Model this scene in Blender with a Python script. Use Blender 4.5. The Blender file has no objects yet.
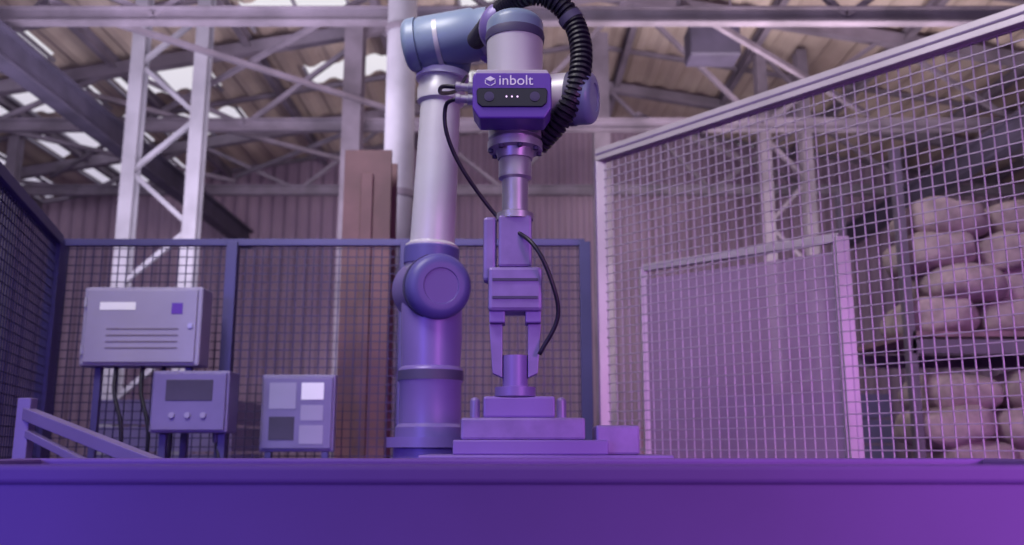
import bpy, bmesh, math, random
from mathutils import Vector, Matrix, noise
random.seed(4)
S = bpy.context.scene
S.view_settings.view_transform = 'Standard'

# ---------------------------------------------------------------- materials
def mat(name, col, rough=0.5, metal=0.0, noise_amt=0.0, nscale=8.0, bump=0.0, emis=None, estr=0, alpha=None, col2=None):
    m = bpy.data.materials.new(name); m.use_nodes = True
    nt = m.node_tree; b = nt.nodes["Principled BSDF"]
    b.inputs["Base Color"].default_value = (*col, 1)
    b.inputs["Roughness"].default_value = rough
    b.inputs["Metallic"].default_value = metal
    if emis:
        b.inputs["Emission Color"].default_value = (*emis, 1); b.inputs["Emission Strength"].default_value = estr
    if noise_amt > 0 or col2:
        tc = nt.nodes.new("ShaderNodeTexCoord")
        n = nt.nodes.new("ShaderNodeTexNoise"); n.inputs["Scale"].default_value = nscale; n.inputs["Detail"].default_value = 6
        nt.links.new(tc.outputs["Object"], n.inputs["Vector"])
        r = nt.nodes.new("ShaderNodeValToRGB")
        c2 = col2 if col2 else tuple(c*(1+noise_amt) for c in col)
        c1 = col if col2 else tuple(c*(1-noise_amt) for c in col)
        r.color_ramp.elements[0].position = .35; r.color_ramp.elements[1].position = .65
        r.color_ramp.elements[0].color = (*c1, 1); r.color_ramp.elements[1].color = (*c2, 1)
        nt.links.new(n.outputs["Fac"], r.inputs["Fac"]); nt.links.new(r.outputs["Color"], b.inputs["Base Color"])
        if bump:
            bp = nt.nodes.new("ShaderNodeBump"); bp.inputs["Strength"].default_value = bump
            nt.links.new(n.outputs["Fac"], bp.inputs["Height"]); nt.links.new(bp.outputs["Normal"], b.inputs["Normal"])
    if alpha is not None: b.inputs["Alpha"].default_value = alpha
    return m

M = dict(
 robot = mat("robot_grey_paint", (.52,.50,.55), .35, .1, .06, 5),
 robot_wash = mat("robot_violet_wash", (.19,.14,.38), .4, .1, .06, 5),  # darker copy of the robot grey, purple wash put into the colour
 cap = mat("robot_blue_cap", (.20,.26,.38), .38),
 cap_wash = mat("robot_cap_violet_wash", (.09,.08,.27), .45),  # darker copy of the blue cap with the purple wash painted in
 seal = mat("robot_seal", (.06,.05,.12), .6),
 purple = mat("sensor_purple", (.12,.045,.38), .35),
 glass = mat("sensor_window", (.01,.008,.03), .08),
 led = mat("led", (.9,.5,1), .4, emis=(.9,.6,1), estr=1.5),
 white = mat("white_print", (.85,.84,.9), .5),
 steel = mat("machined_steel", (.46,.44,.52), .38, .6, .1, 20),
 steel_wash = mat("steel_violet_wash", (.24,.175,.42), .45, .2, .1, 20),  # steel darkened to violet; the low purple wash sits in its colour
 alu = mat("aluminium_profile", (.42,.38,.45), .42, .25, .08, 3),
 alu_d = mat("aluminium_slot", (.12,.08,.2), .6),
 alu_b = mat("violet_aluminium_profile", (.20,.15,.34), .5, .2, .08, 3),  # darker and more violet than the aluminium profile
 black = mat("black_rubber", (.012,.010,.025), .45),
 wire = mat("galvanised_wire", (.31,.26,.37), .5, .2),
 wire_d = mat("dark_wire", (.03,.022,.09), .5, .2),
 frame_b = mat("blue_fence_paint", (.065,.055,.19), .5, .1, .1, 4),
 struct = mat("structural_steel", (.16,.13,.185), .6, .1, .25, 3),
 struct_d = mat("structural_steel_dark", (.055,.045,.085), .6, .1, .25, 3),
 struct_l = mat("structural_steel_light", (.25,.23,.30), .6, .0, .15, 3),
 roof = mat("roof_sheet", (.30,.225,.22), .7, 0, col2=(.46,.37,.355), nscale=.8),
 wall = mat("cladding", (.21,.14,.23), .8, 0, col2=(.31,.22,.32), nscale=.6),
 floor = mat("concrete_violet_wash", (.11,.05,.26), .55, 0, .2, 2, .1),  # concrete tinted purple to carry the violet light wash
 orange = mat("orange_paint", (.15,.07,.09), .6, 0, .25, 3),
 sack = mat("sack_cloth", (.40,.31,.33), .9, 0, .22, 12, .4),
 wood = mat("wood", (.24,.14,.18), .8, 0, .3, 6),
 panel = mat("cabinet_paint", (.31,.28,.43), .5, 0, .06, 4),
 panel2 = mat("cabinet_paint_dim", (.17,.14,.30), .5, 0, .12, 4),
 poly = mat("barrier_sheet", (.34,.23,.41), .5, 0, .06, 2, alpha=.55),
 bin = mat("bin_plastic", (.13,.057,.29), .65, 0, .1, 2.2, .03),
 fixture = mat("fixture_violet_wash", (.21,.14,.42), .45, .1, .05, 6),  # violet light wash painted into the fixture and pedestal colour
)

# ---------------------------------------------------------------- helpers
def empty(name, loc=(0,0,0)):
    e = bpy.data.objects.new(name, None); e.location = loc; e.empty_display_size = .1
    S.collection.objects.link(e); return e
def link(me, name, m, parent=None, smooth=False):
    o = bpy.data.objects.new(name, me); S.collection.objects.link(o)
    if m: me.materials.append(m)
    if parent: o.parent = parent
    if smooth:
        for p in me.polygons: p.use_smooth = True
    return o
def frm(bm, name, m, parent=None, smooth=False):
    bmesh.ops.recalc_face_normals(bm, faces=bm.faces)
    me = bpy.data.meshes.new(name); bm.to_mesh(me); bm.free()
    return link(me, name, m, parent, smooth)
def bevel(o, w, seg=2):
    md = o.modifiers.new("bevel", 'BEVEL'); md.width = w; md.segments = seg; md.limit_method = 'ANGLE'
    return o
def basis(d, up=Vector((0,0,1))):
    z = d.normalized()
    if abs(z.dot(up)) > .99: up = Vector((0,1,0))
    x = up.cross(z).normalized(); y = z.cross(x)
    return x, y, z
def add_beam(bm, p0, p1, w, h):
    p0, p1 = Vector(p0), Vector(p1); x, y, z = basis(p1-p0)
    vs = [bm.verts.new(p + x*sx*w/2 + y*sy*h/2) for p in (p0,p1) for sx,sy in ((-1,-1),(1,-1),(1,1),(-1,1))]
    for f in ((0,1,2,3),(7,6,5,4),(0,4,5,1),(1,5,6,2),(2,6,7,3),(3,7,4,0)): bm.faces.new([vs[i] for i in f])
def add_box(bm, c, s):
    c = Vector(c)
    vs = [bm.verts.new((c.x+sx*s[0]/2, c.y+sy*s[1]/2, c.z+sz*s[2]/2)) for sz in (-1,1) for sx,sy in ((-1,-1),(1,-1),(1,1),(-1,1))]
    for f in ((0,1,2,3),(7,6,5,4),(0,4,5,1),(1,5,6,2),(2,6,7,3),(3,7,4,0)): bm.faces.new([vs[i] for i in f])
def box(name, c, s, m, parent=None, bv=0.0, rz=0):
    bm = bmesh.new(); add_box(bm, (0,0,0), s)
    o = frm(bm, name, m, parent); o.location = c; o.rotation_euler = (0,0,rz)
    if bv: bevel(o, bv)
    return o
def add_ibeam(bm, p0, p1, w, h, t=.02):
    p0, p1 = Vector(p0), Vector(p1); x, y, z = basis(p1-p0)
    add_beam(bm, p0, p1, t, h)
    for s in (-1,1):
        o = y*s*(h/2); add_beam(bm, p0+o, p1+o, w, t)
def lathe(name, p0, d, prof, m, parent=None, seg=40):
    p0 = Vector(p0); x, y, z = basis(Vector(d)); bm = bmesh.new(); rings = []
    for t, r in prof:
        rings.append([bm.verts.new(p0 + z*t + (x*math.cos(a)+y*math.sin(a))*max(r,1e-4)) for a in [2*math.pi*i/seg for i in range(seg)]])
    for a, b in zip(rings, rings[1:]):
        for i in range(seg): bm.faces.new((a[i], a[(i+1)%seg], b[(i+1)%seg], b[i]))
    bm.faces.new(rings[0][::-1]); bm.faces.new(rings[-1])
    o = frm(bm, name, m, parent, True)
    md = o.modifiers.new("es", 'EDGE_SPLIT'); md.split_angle = math.radians(35)
    return o
def dome(t0, r, h, n=7):
    return [(t0 + h*math.sin(i/n*math.pi/2), r*math.cos(i/n*math.pi/2)) for i in range(1, n+1)]
def fdome(t0, r, h, n=5):
    return [(t0 + h*math.sin(i/n*math.pi/2), r-h*(1-math.cos(i/n*math.pi/2))) for i in range(1, n+1)]+[(t0+h,r*.55),(t0+h-.003,r*.53),(t0+h-.003,0)]
def catmull(pts, n):
    pts = [Vector(p) for p in pts]; P = [2*pts[0]-pts[1]] + pts + [2*pts[-1]-pts[-2]]; out = []
    for i in range(1, len(P)-2):
        for k in range(n):
            t = k/n; a,b,c,d = P[i-1:i+3]
            out.append(.5*((2*b)+(c-a)*t+(2*a-5*b+4*c-d)*t*t+(3*b-a-3*c+d)*t**3))
    out.append(pts[-1]); return out
def hose(name, pts, r, m, parent=None, pitch=None, seg=16):
    path = catmull(pts, 60); L=[0]
    for a,b in zip(path, path[1:]): L.append(L[-1]+(b-a).length)
    step = (pitch/5) if pitch else max(.008, L[-1]/120); n = int(L[-1]/step); bm = bmesh.new(); prev=None; j=0
    up = Vector((0.13,1,.2)).normalized()
    for i in range(n+1):
        s = i*L[-1]/n
        while j < len(L)-2 and L[j+1] < s: j += 1
        f = (s-L[j])/max(L[j+1]-L[j],1e-9); p = path[j].lerp(path[j+1], f); t = (path[j+1]-path[j]).normalized()
        x = up.cross(t).normalized(); y = t.cross(x)
        rr = r*(1 + (.13*(1 if (i%5) in (0,1,2) else -1) if pitch else 0))
        ring = [bm.verts.new(p+(x*math.cos(a)+y*math.sin(a))*rr) for a in [2*math.pi*k/seg for k in range(seg)]]
        if prev:
            for k in range(seg): bm.faces.new((prev[k], prev[(k+1)%seg], ring[(k+1)%seg], ring[k]))
        else: bm.faces.new(ring[::-1])
        prev = ring
    bm.faces.new(prev); return frm(bm, name, m, parent, not pitch)

# ---------------------------------------------------------------- hall shell
GX = 1.0
def roof_z(x): return 6.3 - abs(x-GX)*.17
def corr(u, n):
    f = (u*n) % 1.0
    return .04*min(1, max(0, (abs(f-.5)-.18)*6))
X0, X1, Y0, Y1 = -9.0, 9.0, -3.0, 14.0
box("floor", ((X0+X1)/2,(Y0+Y1)/2,-.05), (X1-X0, Y1-Y0, .1), M['floor'])
sky = []
for k in range(6):
    y = 5.6+k*1.45
    for (xa,xb) in ((-8.3,-7.0),(-6.4,-5.1),(-4.8,-3.7)):
        if random.random() < .9: sky.append((xa, xb, y+random.uniform(-.2,.2), y+.85))
sky += [(-3.1,-2.3,7.6,8.3),(-2.9,-1.8,8.9,9.4),(-2.6,-1.5,10.6,11.1),(2.5,3.1,7.2,7.5),(-.6,.2,9.3,9.7),(-1.0,.4,11.6,12.0)]
def inside(x,y): return any(a<x<b and c<y<d for a,b,c,d in sky)
bm = bmesh.new(); nx=240; ny=136
ys=[Y0+(Y1-Y0)*j/ny for j in range(ny+1)]
def rz(i):
    x=X0+(X1-X0)*i/nx
    return x, roof_z(x)+(.045 if i%4 in (0,1) else 0)
cols=[[bm.verts.new((rz(i)[0],y,rz(i)[1])) for y in ys] for i in range(nx+1)]
for i in range(nx):
    for j in range(ny):
        if inside((cols[i][0].co.x+cols[i+1][0].co.x)/2,(ys[j]+ys[j+1])/2): continue
        bm.faces.new((cols[i][j],cols[i+1][j],cols[i+1][j+1],cols[i][j+1]))
frm(bm, "ceiling", M['roof'])
bm=bmesh.new()
for a,b,c,d in sky:
    n=max(1,int((b-a)/.4))
    for k in range(n+1):
        x=a+(b-a)*k/n; add_beam(bm,(x,c-.05,roof_z(x)-.03),(x,d+.05,roof_z(x)-.03),.03,.04)
frm(bm,"window_roof_glazing_bars",M['struct_l'])
def clad(name, along, x, z0, z1, m, off=0):
    bm = bmesh.new(); prev=None; n=720 if along=='x' else 680
    for i in range(n+1):
        u=i/n
        if along=='x': p=(X0+(X1-X0)*u, Y1-off-corr(u,90)); zz=z1(p[0])
        else: p=(x+(1 if x<0 else -1)*(corr(u,85)+off), Y0+(Y1-Y0)*u); zz=z1(x)
        cur=(bm.verts.new((*p,z0)),bm.verts.new((*p,zz)))
        if prev: bm.faces.new((prev[0],cur[0],cur[1],prev[1]))
        prev=cur
    return frm(bm,name,m)
clad("wall_back",'x',0,0,roof_z,M['wall']); clad("wall_left",'y',X0,0,roof_z,M['wall']); clad("wall_right",'y',X1,0,roof_z,M['wall'])

for k, y in enumerate((7.0, 9.6, 12.2)):
    e = empty("roof_truss"); bm = bmesh.new(); zb = 4.55
    add_ibeam(bm, (X0+.05,y,zb), (X1-.05,y,zb), .10, .12)
    add_beam(bm, (X0+.05,y,roof_z(X0)-.15), (GX,y,roof_z(GX)-.15), .12,.14)
    add_beam(bm, (GX,y,roof_z(GX)-.15), (X1-.05,y,roof_z(X1)-.15), .12,.14)
    frm(bm, "chords", M['struct'], e)
    bm = bmesh.new(); x = X0+.2; up=True
    while x < X1-1.5:
        a=(x,y,zb if up else roof_z(x)-.15); b=(x+1.45,y,roof_z(x+1.45)-.15 if up else zb)
        add_beam(bm,a,b,.05,.05); x+=1.45; up=not up
    frm(bm,"web",M['struct'],e)
e = empty("roof_purlins"); bm = bmesh.new()
for x in [i*1.5 for i in range(-5,6)]:
    add_ibeam(bm, (x,Y0,roof_z(x)-.09), (x,Y1-.1,roof_z(x)-.09), .08, .12, .012)
frm(bm,"purlins",M['struct'],e)
bm = bmesh.new()
for y in [4.7+i*1.3 for i in range(8)]:
    add_beam(bm,(X0+.1,y,roof_z(X0)-.03),(GX,y,roof_z(GX)-.03),.06,.05)
    add_beam(bm,(GX,y,roof_z(GX)-.03),(X1-.1,y,roof_z(X1)-.03),.06,.05)
frm(bm,"battens",M['struct'],e)
e = empty("roof_bracing"); bm=bmesh.new()
for xa,xb in ((-6.5,-3.9),(-3.9,-1.2),(1.4,4.0)):
    for ya,yb in ((7.0,9.6),(9.6,12.2)):
        add_beam(bm,(xa,ya,4.68),(xb,yb,4.68),.05,.05)
        if xa<0 : add_beam(bm,(xb,ya,4.74),(xa,yb,4.74),.045,.045)
frm(bm,"brace_bars",M['struct'],e)
for x in (-4.15, 5.2):
    e = empty("crane_runway_beam"); bm=bmesh.new(); add_ibeam(bm,(x,3.5,4.2),(x,13.8,4.2),.16,.26,.03)
    frm(bm,"girder",M['struct_d'],e)
    bm=bmesh.new(); add_beam(bm,(x,3.5,4.365),(x,13.8,4.365),.05,.05); frm(bm,"rail",M['struct'],e)
def lattice(x,y,w,m,h=4.4):
    e=empty("lattice_column"); bm=bmesh.new()
    for s in (-1,1): add_ibeam(bm,(x+s*w/2,y,0),(x+s*w/2,y,h),.13,.13,.02)
    frm(bm,"chords",m,e); bm=bmesh.new(); z=.3; s=1
    while z<h-.5:
        add_beam(bm,(x-s*w/2,y,z),(x+s*w/2,y,z+.55),.045,.045); z+=.55; s=-s
    frm(bm,"lacing",m,e)
lattice(-3.35,8.3,.62,M['struct_l'],5.45)
lattice(3.3,10.4,.5,M['struct'],5.8)
lattice(-6.6,11,.5,M['struct'],4.9)
e=empty("steel_column"); bm=bmesh.new(); add_ibeam(bm,(-1.75,9.4,0),(-1.75,9.4,5.7),.2,.22,.025); add_ibeam(bm,(1.1,10.6,0),(1.1,10.6,6.1),.2,.22,.025); frm(bm,"shaft",M['struct'],e)
e=empty("hanging_floodlight",(2.0,8.4,4.95)); box("housing",(0,0,0),(.5,.32,.34),M['struct_d'],e,.02)
bm=bmesh.new(); add_beam(bm,(-.2,0,.15),(-.2,0,1.13),.02,.02); add_beam(bm,(.2,0,.15),(.2,0,1.1),.02,.02); frm(bm,"hanger",M['struct'],e)
e=empty("ventilation_duct"); lathe("pipe",(-.84,6.4,0),(0,0,1),[(0,.11),(5.9,.11)],M['struct_l'],e)
for z in (1.5,2.8,4.1): lathe("collar",(-.84,6.4,z),(0,0,1),[(0,.125),(.05,.125)],M['struct'],e)
e=empty("orange_machine_column"); bm=bmesh.new()
add_ibeam(bm,(-.86,5.3,0),(-.86,5.3,2.75),.28,.26,.03); frm(bm,"i_section",M['orange'],e)
box("base_plate",(-.86,5.3,.02),(.42,.42,.04),M['orange'],e,.004)
box("cable_tray",(-.86,5.15,1.4),(.07,.04,2.4),M['orange'],e,.004)

# ---------------------------------------------------------------- fences
def fence(p0,p1,zb,zt,cell,wr,mw,mf,posts,pw,slot=False,rail=None):
    e=empty("mesh_fence"); p0=Vector((*p0,0)); p1=Vector((*p1,0)); L=(p1-p0).length; d=(p1-p0)/L; nrm=Vector((-d.y,d.x,0))
    rail = rail or pw
    bm=bmesh.new(); u=cell
    while u<L:
        a=p0+d*u; add_beam(bm,a+Vector((0,0,zb)),a+Vector((0,0,zt)),wr,wr); u+=cell
    z=zb+cell
    while z<zt:
        a=p0+nrm*wr*.8; add_beam(bm,a+Vector((0,0,z)),a+d*L+Vector((0,0,z)),wr,wr); z+=cell
    frm(bm,"wire_mesh",mw,e)
    bm=bmesh.new()
    for t in posts:
        a=p0+d*(L*t); add_beam(bm,a,a+Vector((0,0,zt+ (0 if slot else .02))),pw,pw)
    add_beam(bm,p0+Vector((0,0,zt+rail/2)),p1+Vector((0,0,zt+rail/2)),rail,rail)
    add_beam(bm,p0+Vector((0,0,zb)),p1+Vector((0,0,zb)),rail*.8,rail*.8)
    bevel(frm(bm,"frame",mf,e),.003)
    if slot:
        bm=bmesh.new(); q=nrm*(rail/2+.001)
        for s in (-1,1):
            add_beam(bm,p0+q*s+Vector((0,0,zt+rail/2)),p1+q*s+Vector((0,0,zt+rail/2)),.003,.009)
            for t in posts:
                a=p0+d*(L*t)+q*s; add_beam(bm,a,a+Vector((0,0,zt)),.009,.003)
        frm(bm,"profile_slots",M['alu_d'],e)
    return e
d=Vector((-.655,.755))
A=Vector((1.66,2.7)); st=A-d*.75; en=Vector((.42,4.13))
fence(st,en,.15,2.34,.042,.0042,M['wire'],M['alu'],(0,.999),.045,True,.06)
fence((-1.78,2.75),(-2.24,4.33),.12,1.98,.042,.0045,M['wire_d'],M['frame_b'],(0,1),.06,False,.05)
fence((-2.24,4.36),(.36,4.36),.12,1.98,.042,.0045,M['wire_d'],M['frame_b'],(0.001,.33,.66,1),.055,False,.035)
e=empty("barrier_panel"); a=Vector((1.32,3.53)); b=Vector((.62,4.17)); zt=1.83
bm=bmesh.new(); add_beam(bm,(a.x,a.y,0),(a.x,a.y,zt),.055,.055); add_beam(bm,(b.x,b.y,0),(b.x,b.y,zt),.035,.035)
add_beam(bm,(a.x,a.y,zt),(b.x,b.y,zt),.035,.035); add_beam(bm,(a.x,a.y,.1),(b.x,b.y,.1),.05,.05)
bevel(frm(bm,"frame",M['alu'],e),.003)
bm=bmesh.new(); add_beam(bm,(a.x,a.y,.95),(b.x,b.y,.95),.012,1.65); frm(bm,"sheet",M['poly'],e)

# ---------------------------------------------------------------- robot
R=empty("robot_arm")
C=Vector((-.25,2.78,0))
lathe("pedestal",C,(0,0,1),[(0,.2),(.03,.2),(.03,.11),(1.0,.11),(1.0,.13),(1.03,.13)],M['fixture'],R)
lathe("base_joint",C+Vector((0,0,1.03)),(0,0,1),[(0,.105),(.03,.105),(.04,.095),(.16,.095),(.17,.1),(.2,.1)]+dome(.2,.1,.03),M['robot_wash'],R)
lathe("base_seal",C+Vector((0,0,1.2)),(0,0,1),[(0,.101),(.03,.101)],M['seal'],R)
lathe("shoulder_housing",C+Vector((0,0,1.23)),(0,0,1),[(0,.09),(.1,.095),(.22,.095)]+dome(.22,.095,.06),M['robot_wash'],R)
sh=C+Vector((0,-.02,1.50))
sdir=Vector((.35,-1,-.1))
lathe("shoulder_joint",sh+Vector((-.05,.14,0)),sdir,[(0,.085),(.03,.1),(.2,.1)],M['robot_wash'],R)
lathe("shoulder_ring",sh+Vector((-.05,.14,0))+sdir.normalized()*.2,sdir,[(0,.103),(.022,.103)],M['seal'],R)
lathe("shoulder_cap",sh+Vector((-.05,.14,0))+sdir.normalized()*.222,sdir,[(0,.1),(.02,.1)]+fdome(.02,.1,.03),M['cap_wash'],R)
up0=Vector((-.255,2.76,1.52)); up1=Vector((-.225,2.74,2.2)); ud=(up1-up0)
lathe("upper_arm_tube",up0,ud,[(0,.075),(.06,.083),(.1,.083),(.11,.07),(ud.length-.12,.064),(ud.length-.11,.076),(ud.length-.07,.078),(ud.length-.06,.074),(ud.length,.074)],M['robot'],R)
lathe("arm_lower_collar",up0+ud.normalized()*.04,ud,[(0,.086),(.05,.087),(.055,.083)],M['cap_wash'],R)
lathe("elbow_sleeve",up1-ud.normalized()*.01,ud,[(0,.082),(.02,.09),(.10,.092)]+dome(.10,.092,.07),M['cap'],R)
lathe("elbow_ring",up1+Vector((-.0,0,-.035)),ud,[(0,.086),(.02,.086)],M['white'],R)
ec=Vector((-.235,2.70,2.26))
lathe("elbow_joint",ec+Vector((-.07,-.02,0)),(1,-.15,.12),[(-.0,.07),(.02,.084),(.19,.084),(.2,.078),(.24,.078)],M['cap'],R)
lathe("elbow_cap",ec+Vector((-.07,-.02,0)),(-1,.15,-.12),[(-.01,.086),(.01,.086)]+fdome(.01,.086,.025),M['cap'],R)
lathe("elbow_side_ring",ec+Vector((.0,-.03,.005)),(1,-.15,.12),[(0,.086),(.014,.086)],M['robot'],R)
f0=Vector((-.05,2.68,2.27)); f1=Vector((-.02,2.13,2.05)); fd=f1-f0
lathe("forearm_tube",f0,fd,[(-.08,.03),(-.06,.07),(.04,.075),(.06,.058),(fd.length-.08,.055),(fd.length-.07,.064),(fd.length,.064)]+dome(fd.length,.064,.04),M['robot_wash'],R)
w=Vector((.007,2.0,0))
lathe("wrist_housing",w+Vector((0,0,1.745)),(0,0,1),[(0,.055),(.01,.062),(.06,.064),(.12,.065),(.2,.067)],M['robot'],R)
lathe("wrist_ring",w+Vector((0,0,1.945)),(0,0,1),[(0,.069),(.012,.071),(.022,.069)],M['seal'],R)
lathe("wrist_top_cap",w+Vector((0,0,1.967)),(0,0,1),[(0,.068),(.02,.068)]+dome(.02,.068,.035),M['cap'],R)
ws=Vector((.0,2.06,1.82)); wd=(1,-.35,-.08)
lathe("wrist_side_joint",ws,wd,[(0,.05),(.05,.06),(.145,.062)],M['robot'],R)
lathe("wrist_side_ring",ws+Vector(wd).normalized()*.145,wd,[(0,.064),(.014,.064)],M['seal'],R)
lathe("wrist_side_cap",ws+Vector(wd).normalized()*.159,wd,[(0,.062),(.03,.062)]+fdome(.03,.062,.018),M['cap'],R)
lathe("tool_flange",w+Vector((0,0,1.755)),(0,0,-1),[(0,.05),(.03,.05),(.03,.062),(.05,.062),(.052,.05),(.058,.05),(.06,.064),(.078,.064),(.08,.045),(.1,.04)],M['steel'],R)
for i in range(8):
    a=i*math.pi/4+.2; lathe("bolt",w+Vector((.057*math.cos(a),.057*math.sin(a),1.677)),(0,0,-1),[(0,.006),(.008,.006)],M['seal'],R,10)
E=R
def prism(name,outline,y0,y1,m,parent,bv=0.004):
    bm=bmesh.new(); a=[bm.verts.new((x,y0,z)) for x,z in outline]; b=[bm.verts.new((x,y1,z)) for x,z in outline]
    bm.faces.new(a); bm.faces.new(b[::-1])
    for i in range(len(a)): j=(i+1)%len(a); bm.faces.new((a[i],b[i],b[j],a[j]))
    o=frm(bm,name,m,parent); bevel(o,bv,3); return o
prism("sensor_body",[(-.083,1.812),(.083,1.812),(.087,1.80),(.087,1.73),(.072,1.706),(-.072,1.706),(-.087,1.73),(-.087,1.80)],1.865,1.945,M['purple'],E)
prism("sensor_window",[(-.074,1.775),(.074,1.775),(.078,1.768),(.076,1.74),(.066,1.731),(-.066,1.731),(-.076,1.74),(-.078,1.768)],1.861,1.87,M['glass'],E,.002)
prism("sensor_lid",[(-.078,1.824),(.078,1.824),(.084,1.812),(-.084,1.812)],1.875,1.95,M['robot'],E,.003)
for x in (-.05,.05): lathe("lens",(x,1.8605,1.754),(0,-1,0),[(0,.011),(.002,.011),(.002,.007),(.0025,.007)],M['seal'],E,24)
for x in (-.012,0,.012): lathe("led",(x,1.8605,1.754),(0,-1,0),[(0,.0018),(.001,.0018)],M['led'],E,12)
tx=bpy.data.curves.new("label",'FONT'); tx.body="inbolt"; tx.size=.033; tx.align_x='LEFT'; tx.extrude=.0004
o=bpy.data.objects.new("sensor_label",tx); S.collection.objects.link(o); o.parent=E; o.location=(-.030,1.8642,1.783); o.rotation_euler=(math.pi/2,0,0); tx.materials.append(M['white'])
prism("logo_mark",[(-.048,1.803),(-.037,1.797),(-.048,1.791),(-.059,1.797)],1.8638,1.866,M['white'],E,.0003)
for s in (-1,1): prism("logo_side",[(-.048+s*.0115,1.795),(-.048+s*.0115,1.786),(-.048+s*.001,1.780),(-.048+s*.001,1.782),(-.048+s*.0098,1.7872),(-.048+s*.0098,1.794)],1.8638,1.866,M['white'],E,.0002)
prism("mount_plate",[(-.05,1.80),(.05,1.80),(.05,1.76),(-.05,1.76)],1.94,1.96,M['steel'],E,.002)
for z in (1.79,1.762):
    lathe("connector",(-.086,1.9,z),(-1,0,.1),[(0,.012),(.012,.012),(.013,.009),(.03,.009),(.03,.011),(.04,.011)],M['steel'],E,20)
hose("sensor_cable",[(-.125,1.9,1.765),(-.15,1.93,1.76),(-.148,1.95,1.70),(-.11,1.98,1.62),(-.03,2.02,1.52),(.045,1.93,1.44),(.085,1.93,1.36),(.10,1.95,1.28),(.06,1.97,1.20)],.0048,M['black'],E,None,10)
hose("power_cable",[(-.125,1.9,1.793),(-.16,1.94,1.81),(-.17,2.05,1.84),(-.15,2.3,1.95),(-.14,2.6,2.12)],.005,M['black'],E,None,10)
hose("dress_pack_hose",[(-.10,2.35,2.12),(-.03,2.12,2.09),(.03,2.0,2.068),(.09,1.985,2.055),(.142,1.985,2.00),(.162,1.97,1.915),(.15,1.96,1.82),(.115,1.98,1.75),(.06,2.03,1.70)],.0235,M['black'],E,.013,24)
lathe("hose_clamp",(.135,1.985,2.008),(.6,0,-1),[(0,.029),(.018,.029)],M['seal'],E,24)
lathe("tool_shaft",w+Vector((0,0,1.66)),(0,0,-1),[(0,.034),(.01,.038),(.05,.038),(.055,.03),(.13,.03),(.135,.042),(.15,.042)],M['steel'],R)
box("gripper_valve_block",(.007,2.0,1.455),(.075,.07,.12),M['steel_wash'],R,.006)
box("gripper_side_cylinder",(-.05,2.0,1.44),(.03,.04,.15),M['steel_wash'],R,.008)
box("gripper_body",(.007,2.0,1.345),(.12,.08,.1),M['steel_wash'],R,.008)
for z in (1.325,1.365): box("body_groove",(.007,1.9585,z),(.10,.003,.006),M['seal'],R)
for s in (-1,1):
    box("jaw_carriage",(.007+s*.04,2.0,1.285),(.035,.06,.03),M['fixture'],R,.003)
    prism("gripper_finger",[(.007+s*.028,1.27),(.007+s*.058,1.27),(.007+s*.05,1.16),(.007+s*.028,1.15)],1.985,2.015,M['steel_wash'],R,.002)
lathe("gripped_metal_part",(.007,2.0,1.11),(0,0,1),[(0,.045),(.02,.045),(.022,.028),(.09,.028)],M['fixture'],R)

# ---------------------------------------------------------------- fixture table
T=empty("fixture_table"); k=.877
def tb(name,c,s,m,bv): box(name,(c[0]*k,c[1]*k+.015,1+(c[2]-1)*k),tuple(v*k for v in s),m,T,bv)
tb("table_plate",(.09,2.62,.955),(.68,.40,.05),M['fixture'],.004)
for x in (-.18,.34):
    for y in (2.47,2.77): box("leg",(x*k,y*k+.015,.47),(.05,.05,.94),M['alu'],T,.003)
tb("riser",(.05,2.6,1.0),(.42,.3,.04),M['fixture'],.004)
tb("block_low",(.03,2.58,1.05),(.34,.22,.06),M['steel_wash'],.006)
tb("block_top",(.02,2.58,1.11),(.2,.16,.06),M['fixture'],.006)
tb("stop_block",(.29,2.55,1.02),(.12,.12,.08),M['steel_wash'],.006)
for x in (-.09,.12): lathe("clamp_pin",(x,2.21,1.065),(0,0,1),[(0,.012),(.045,.012)]+dome(.045,.012,.01),M['steel_wash'],T,16)

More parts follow.
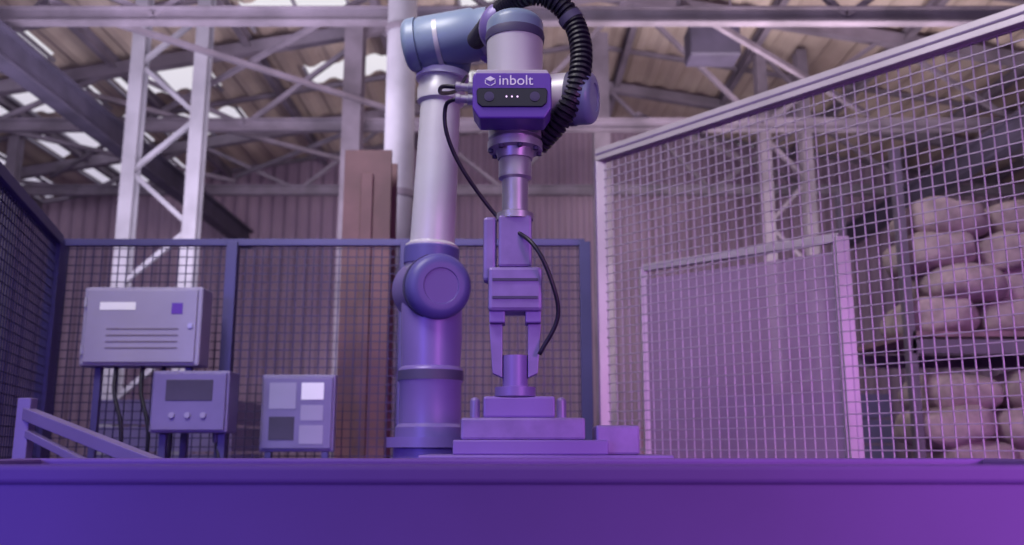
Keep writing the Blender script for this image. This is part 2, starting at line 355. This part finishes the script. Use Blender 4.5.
# ---------------------------------------------------------------- control cabinets
def cabinet(name,x,y,z0,z1,wd,dp,m,rz=0,legs=True,detail=0):
    e=empty(name,(x,y,0)); e.rotation_euler=(0,0,rz)
    box("enclosure",(0,0,(z0+z1)/2),(wd,dp,z1-z0),m,e,.008)
    box("door",(0,-dp/2-.006,(z0+z1)/2),(wd*.93,.012,(z1-z0)*.92),m,e,.004)
    if legs:
        for s in (-1,1): box("stand_leg",(s*wd*.38,0,z0/2),(.03,.03,z0),M['frame_b'],e,.002)
    h=z1-z0
    if detail==1:
        for i in range(4): box("vent_slot",(wd*.02,-dp/2-.013,z0+h*(.22+.08*i)),(wd*.6,.003,.006),M['struct'],e)
        box("nameplate",(-wd*.2,-dp/2-.013,z0+h*.75),(wd*.3,.003,.035),M['white'],e)
        box("warning_label",(wd*.3,-dp/2-.013,z0+h*.72),(.05,.003,.05),M['purple'],e)
        for zz in (.2,.8): box("hinge",(-wd*.47,-dp/2-.012,z0+h*zz),(.012,.012,.04),M['steel'],e)
        lathe("lock",(wd*.42,-dp/2-.012,z0+h*.5),(0,-1,0),[(0,.012),(.008,.012)],M['steel'],e,16)
        for i,xx in enumerate((-.12,0,.1)): hose("conduit",[(xx,-.02,z0),(xx+.01,-.04,z0-.12),(xx+.06,-.05,z0-.3),(xx+.04,-.02,z0-.6),(xx+.04,0,.02)],.009,M['black'],e,None,10)
    if detail==2:
        box("screen",(0,-dp/2-.013,z0+h*.68),(wd*.6,.004,h*.34),M['struct_d'],e,.002)
        for i in range(3): lathe("button",(-wd*.2+wd*.2*i,-dp/2-.012,z0+h*.28),(0,-1,0),[(0,.012),(.01,.012)],M['panel'],e,16)
        lathe("cable_gland",(wd*.3,0,z0),(0,0,-1),[(0,.018),(.04,.014)],M['seal'],e,16)
        hose("cable",[(wd*.3,0,z0-.03),(wd*.36,-.02,z0-.15),(wd*.2,-.03,z0-.4),(wd*.2,0,.02)],.008,M['black'],e,None,10)
    if detail==3:
        for (u,v,a,b,mm) in ((-.2,.72,.36,.34,'panel'),(.2,.78,.3,.22,'white'),(.2,.5,.3,.2,'panel'),(-.2,.3,.34,.3,'struct_d'),(.2,.22,.32,.24,'panel')):
            box("notice_sheet",(wd*u,-dp/2-.013,z0+h*v),(wd*a,.003,h*b),M[mm],e)
cabinet("electrical_cabinet",-1.68,4.12,1.36,1.72,.54,.14,M['panel'],0,True,1)
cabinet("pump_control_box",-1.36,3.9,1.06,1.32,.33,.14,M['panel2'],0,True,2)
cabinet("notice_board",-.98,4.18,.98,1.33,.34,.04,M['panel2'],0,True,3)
e=empty("aluminium_brace_stand"); bm=bmesh.new()
add_beam(bm,(-1.60,3.0,0),(-1.60,3.0,1.16),.045,.045); add_beam(bm,(-1.60,3.0,1.11),(-.95,2.6,.93),.04,.04)
add_beam(bm,(-1.60,3.0,1.05),(-1.15,2.72,.90),.025,.025); add_beam(bm,(-.95,2.6,0),(-.95,2.6,.96),.045,.045)
bevel(frm(bm,"profiles",M['alu_b'],e),.003)

# ---------------------------------------------------------------- sacks on a rack behind fence
e=empty("storage_rack"); ox=.27
bm=bmesh.new()
for x in (1.95+ox,3.75+ox):
    for y in (5.0,5.9): add_beam(bm,(x,y,0),(x,y,2.7),.05,.05)
for z in (.55,1.55,):
    for y in (5.0,5.9): add_beam(bm,(1.95+ox,y,z),(3.75+ox,y,z),.05,.08)
frm(bm,"uprights",M['struct'],e)
for z in (.62,1.62): box("deck",(2.85+ox,5.45,z),(1.78,.95,.03),M['wood'],e)
def sacks(z0,rows,name):
    bm=bmesh.new()
    for r in range(rows):
        for i in range(4):
            cx=2.22+ox+i*.41+ (.08 if r%2 else 0)+random.uniform(-.03,.03); cy=5.25+random.uniform(-.05,.05); cz=z0+.10+r*.19
            mtx=Matrix.Translation((cx,cy,cz))@Matrix.Rotation(random.uniform(-.16,.16),4,'Y')
            res=bmesh.ops.create_uvsphere(bm,u_segments=24,v_segments=14,radius=1)
            sc=random.uniform(.92,1.08)
            for v in res['verts']:
                c=v.co; s=lambda t,p:math.copysign(abs(t)**p,t)
                q=Vector((s(c.x,.6)*.215*sc,s(c.y,.6)*.30,s(c.z,.75)*.115)); q*=1+.18*noise.noise(q*8+Vector((r*3,i*5,z0)))
                v.co=mtx@q
    frm(bm,name,M['sack'],e,True)
sacks(.635,4,"sack_stack_lower"); sacks(1.635,4,"sack_stack_upper")

for (x,y,wd,h,m) in ((.9,7.5,1.1,1.0,'wood'),(2.6,8.2,1.3,1.3,'panel2'),(-2.6,7.2,1.0,1.2,'panel2')):
    e=empty("pallet_crate"); bm=bmesh.new()
    for q in range(6): add_box(bm,(x,y-.4,.16+(q+.5)*(h/6)),(wd,.03,h/6-.02)); add_box(bm,(x-wd/2,y,.16+(q+.5)*(h/6)),(.03,.8,h/6-.02)); add_box(bm,(x+wd/2,y,.16+(q+.5)*(h/6)),(.03,.8,h/6-.02))
    add_box(bm,(x,y,.13),(wd,.8,.04))
    for s in (-1,0,1): add_box(bm,(x+s*wd*.42,y,.055),(.1,.8,.11))
    frm(bm,"slats",M[m],e)

# ---------------------------------------------------------------- picking bin in the foreground
Bn=empty("picking_bin")
bm=bmesh.new(); zt=.978; bx=.98; ya,yb=1.22,1.90
for y in (ya,yb): add_box(bm,(0,y,zt/2+.06),(bx*2,.03,zt-.12))
for x in (-bx,bx): add_box(bm,(x,(ya+yb)/2,zt/2+.06),(.03,yb-ya,zt-.12))
add_box(bm,(0,(ya+yb)/2,.14),(bx*2,yb-ya,.03)); bevel(frm(bm,"walls",M['bin'],Bn),.004)
bm=bmesh.new()
for y in (ya,yb): add_box(bm,(0,y,zt-.0125),(bx*2+.06,.045,.025))
for x in (-bx,bx): add_box(bm,(x,(ya+yb)/2,zt-.0130),(.045,yb-ya-.046,.024))
bevel(frm(bm,"rim",M['bin'],Bn),.006)
bm=bmesh.new()
for x in (-.85,0,.85):
    for y in (ya+.05,yb-.05): add_box(bm,(x,y,.0625),(.14,.1,.125))
frm(bm,"feet",M['bin'],Bn)

# ---------------------------------------------------------------- world + lights
W=bpy.data.worlds.new("hall_sky"); S.world=W; W.use_nodes=True; nt=W.node_tree; bg=nt.nodes["Background"]
tc=nt.nodes.new("ShaderNodeTexCoord"); sp=nt.nodes.new("ShaderNodeSeparateXYZ"); nt.links.new(tc.outputs["Generated"],sp.inputs[0])
r=nt.nodes.new("ShaderNodeValToRGB"); nt.links.new(sp.outputs["Z"],r.inputs["Fac"])
r.color_ramp.elements[0].position=0; r.color_ramp.elements[0].color=(.16,.10,.39,1)  # violet low sky added to tint upright surfaces purple
r.color_ramp.elements[1].position=.42; r.color_ramp.elements[1].color=(.90,.86,.93,1)
nt.links.new(r.outputs["Color"],bg.inputs["Color"]); bg.inputs["Strength"].default_value=.95

def area(name,loc,tgt,size,power,col,spread=180):
    l=bpy.data.lights.new(name,'AREA'); l.size=size; l.energy=power; l.color=col; l.spread=math.radians(spread)
    o=bpy.data.objects.new(name,l); S.collection.objects.link(o); o.location=loc
    o.rotation_euler=(Vector(tgt)-Vector(loc)).to_track_quat('-Z','Y').to_euler(); return o
area("added_fill_light",(-1.5,1.0,4.6),(0,4.5,2.6),1.6,90,(1,.96,.96),120)  # added overhead fill for the robot and upper cell
area("added_fill_light.001",(2.4,7.2,2.4),(2,9.3,6.5),2.5,300,(1,.87,.85))  # added fill pointing up, brightens roof and back on the right
area("added_fill_light.002",(-2.6,5.6,2.6),(-3.4,8.6,6.5),2.5,240,(.97,.91,1))  # added fill pointing up at the left roof
area("blue_wash_fill",(-2.2,-1.2,1.6),(-1.3,3,0),.8,17,(.20,.14,1),75)  # unseen light added for the indigo wash low on the left
area("magenta_wash_fill",(2.2,-1.2,1.6),(1.5,3,.2),.8,30,(.85,.25,.92),75)  # unseen light added for the magenta wash low on the right

cam=bpy.data.cameras.new("camera"); co=bpy.data.objects.new("camera",cam); S.collection.objects.link(co)
cam.sensor_width=36; cam.lens=36*900/1024; co.location=(0,0,1.0); co.rotation_euler=(math.radians(101),0,0); cam.clip_start=.05
cam.dof.use_dof=True; cam.dof.focus_distance=2.05; cam.dof.aperture_fstop=3.0
S.camera=co
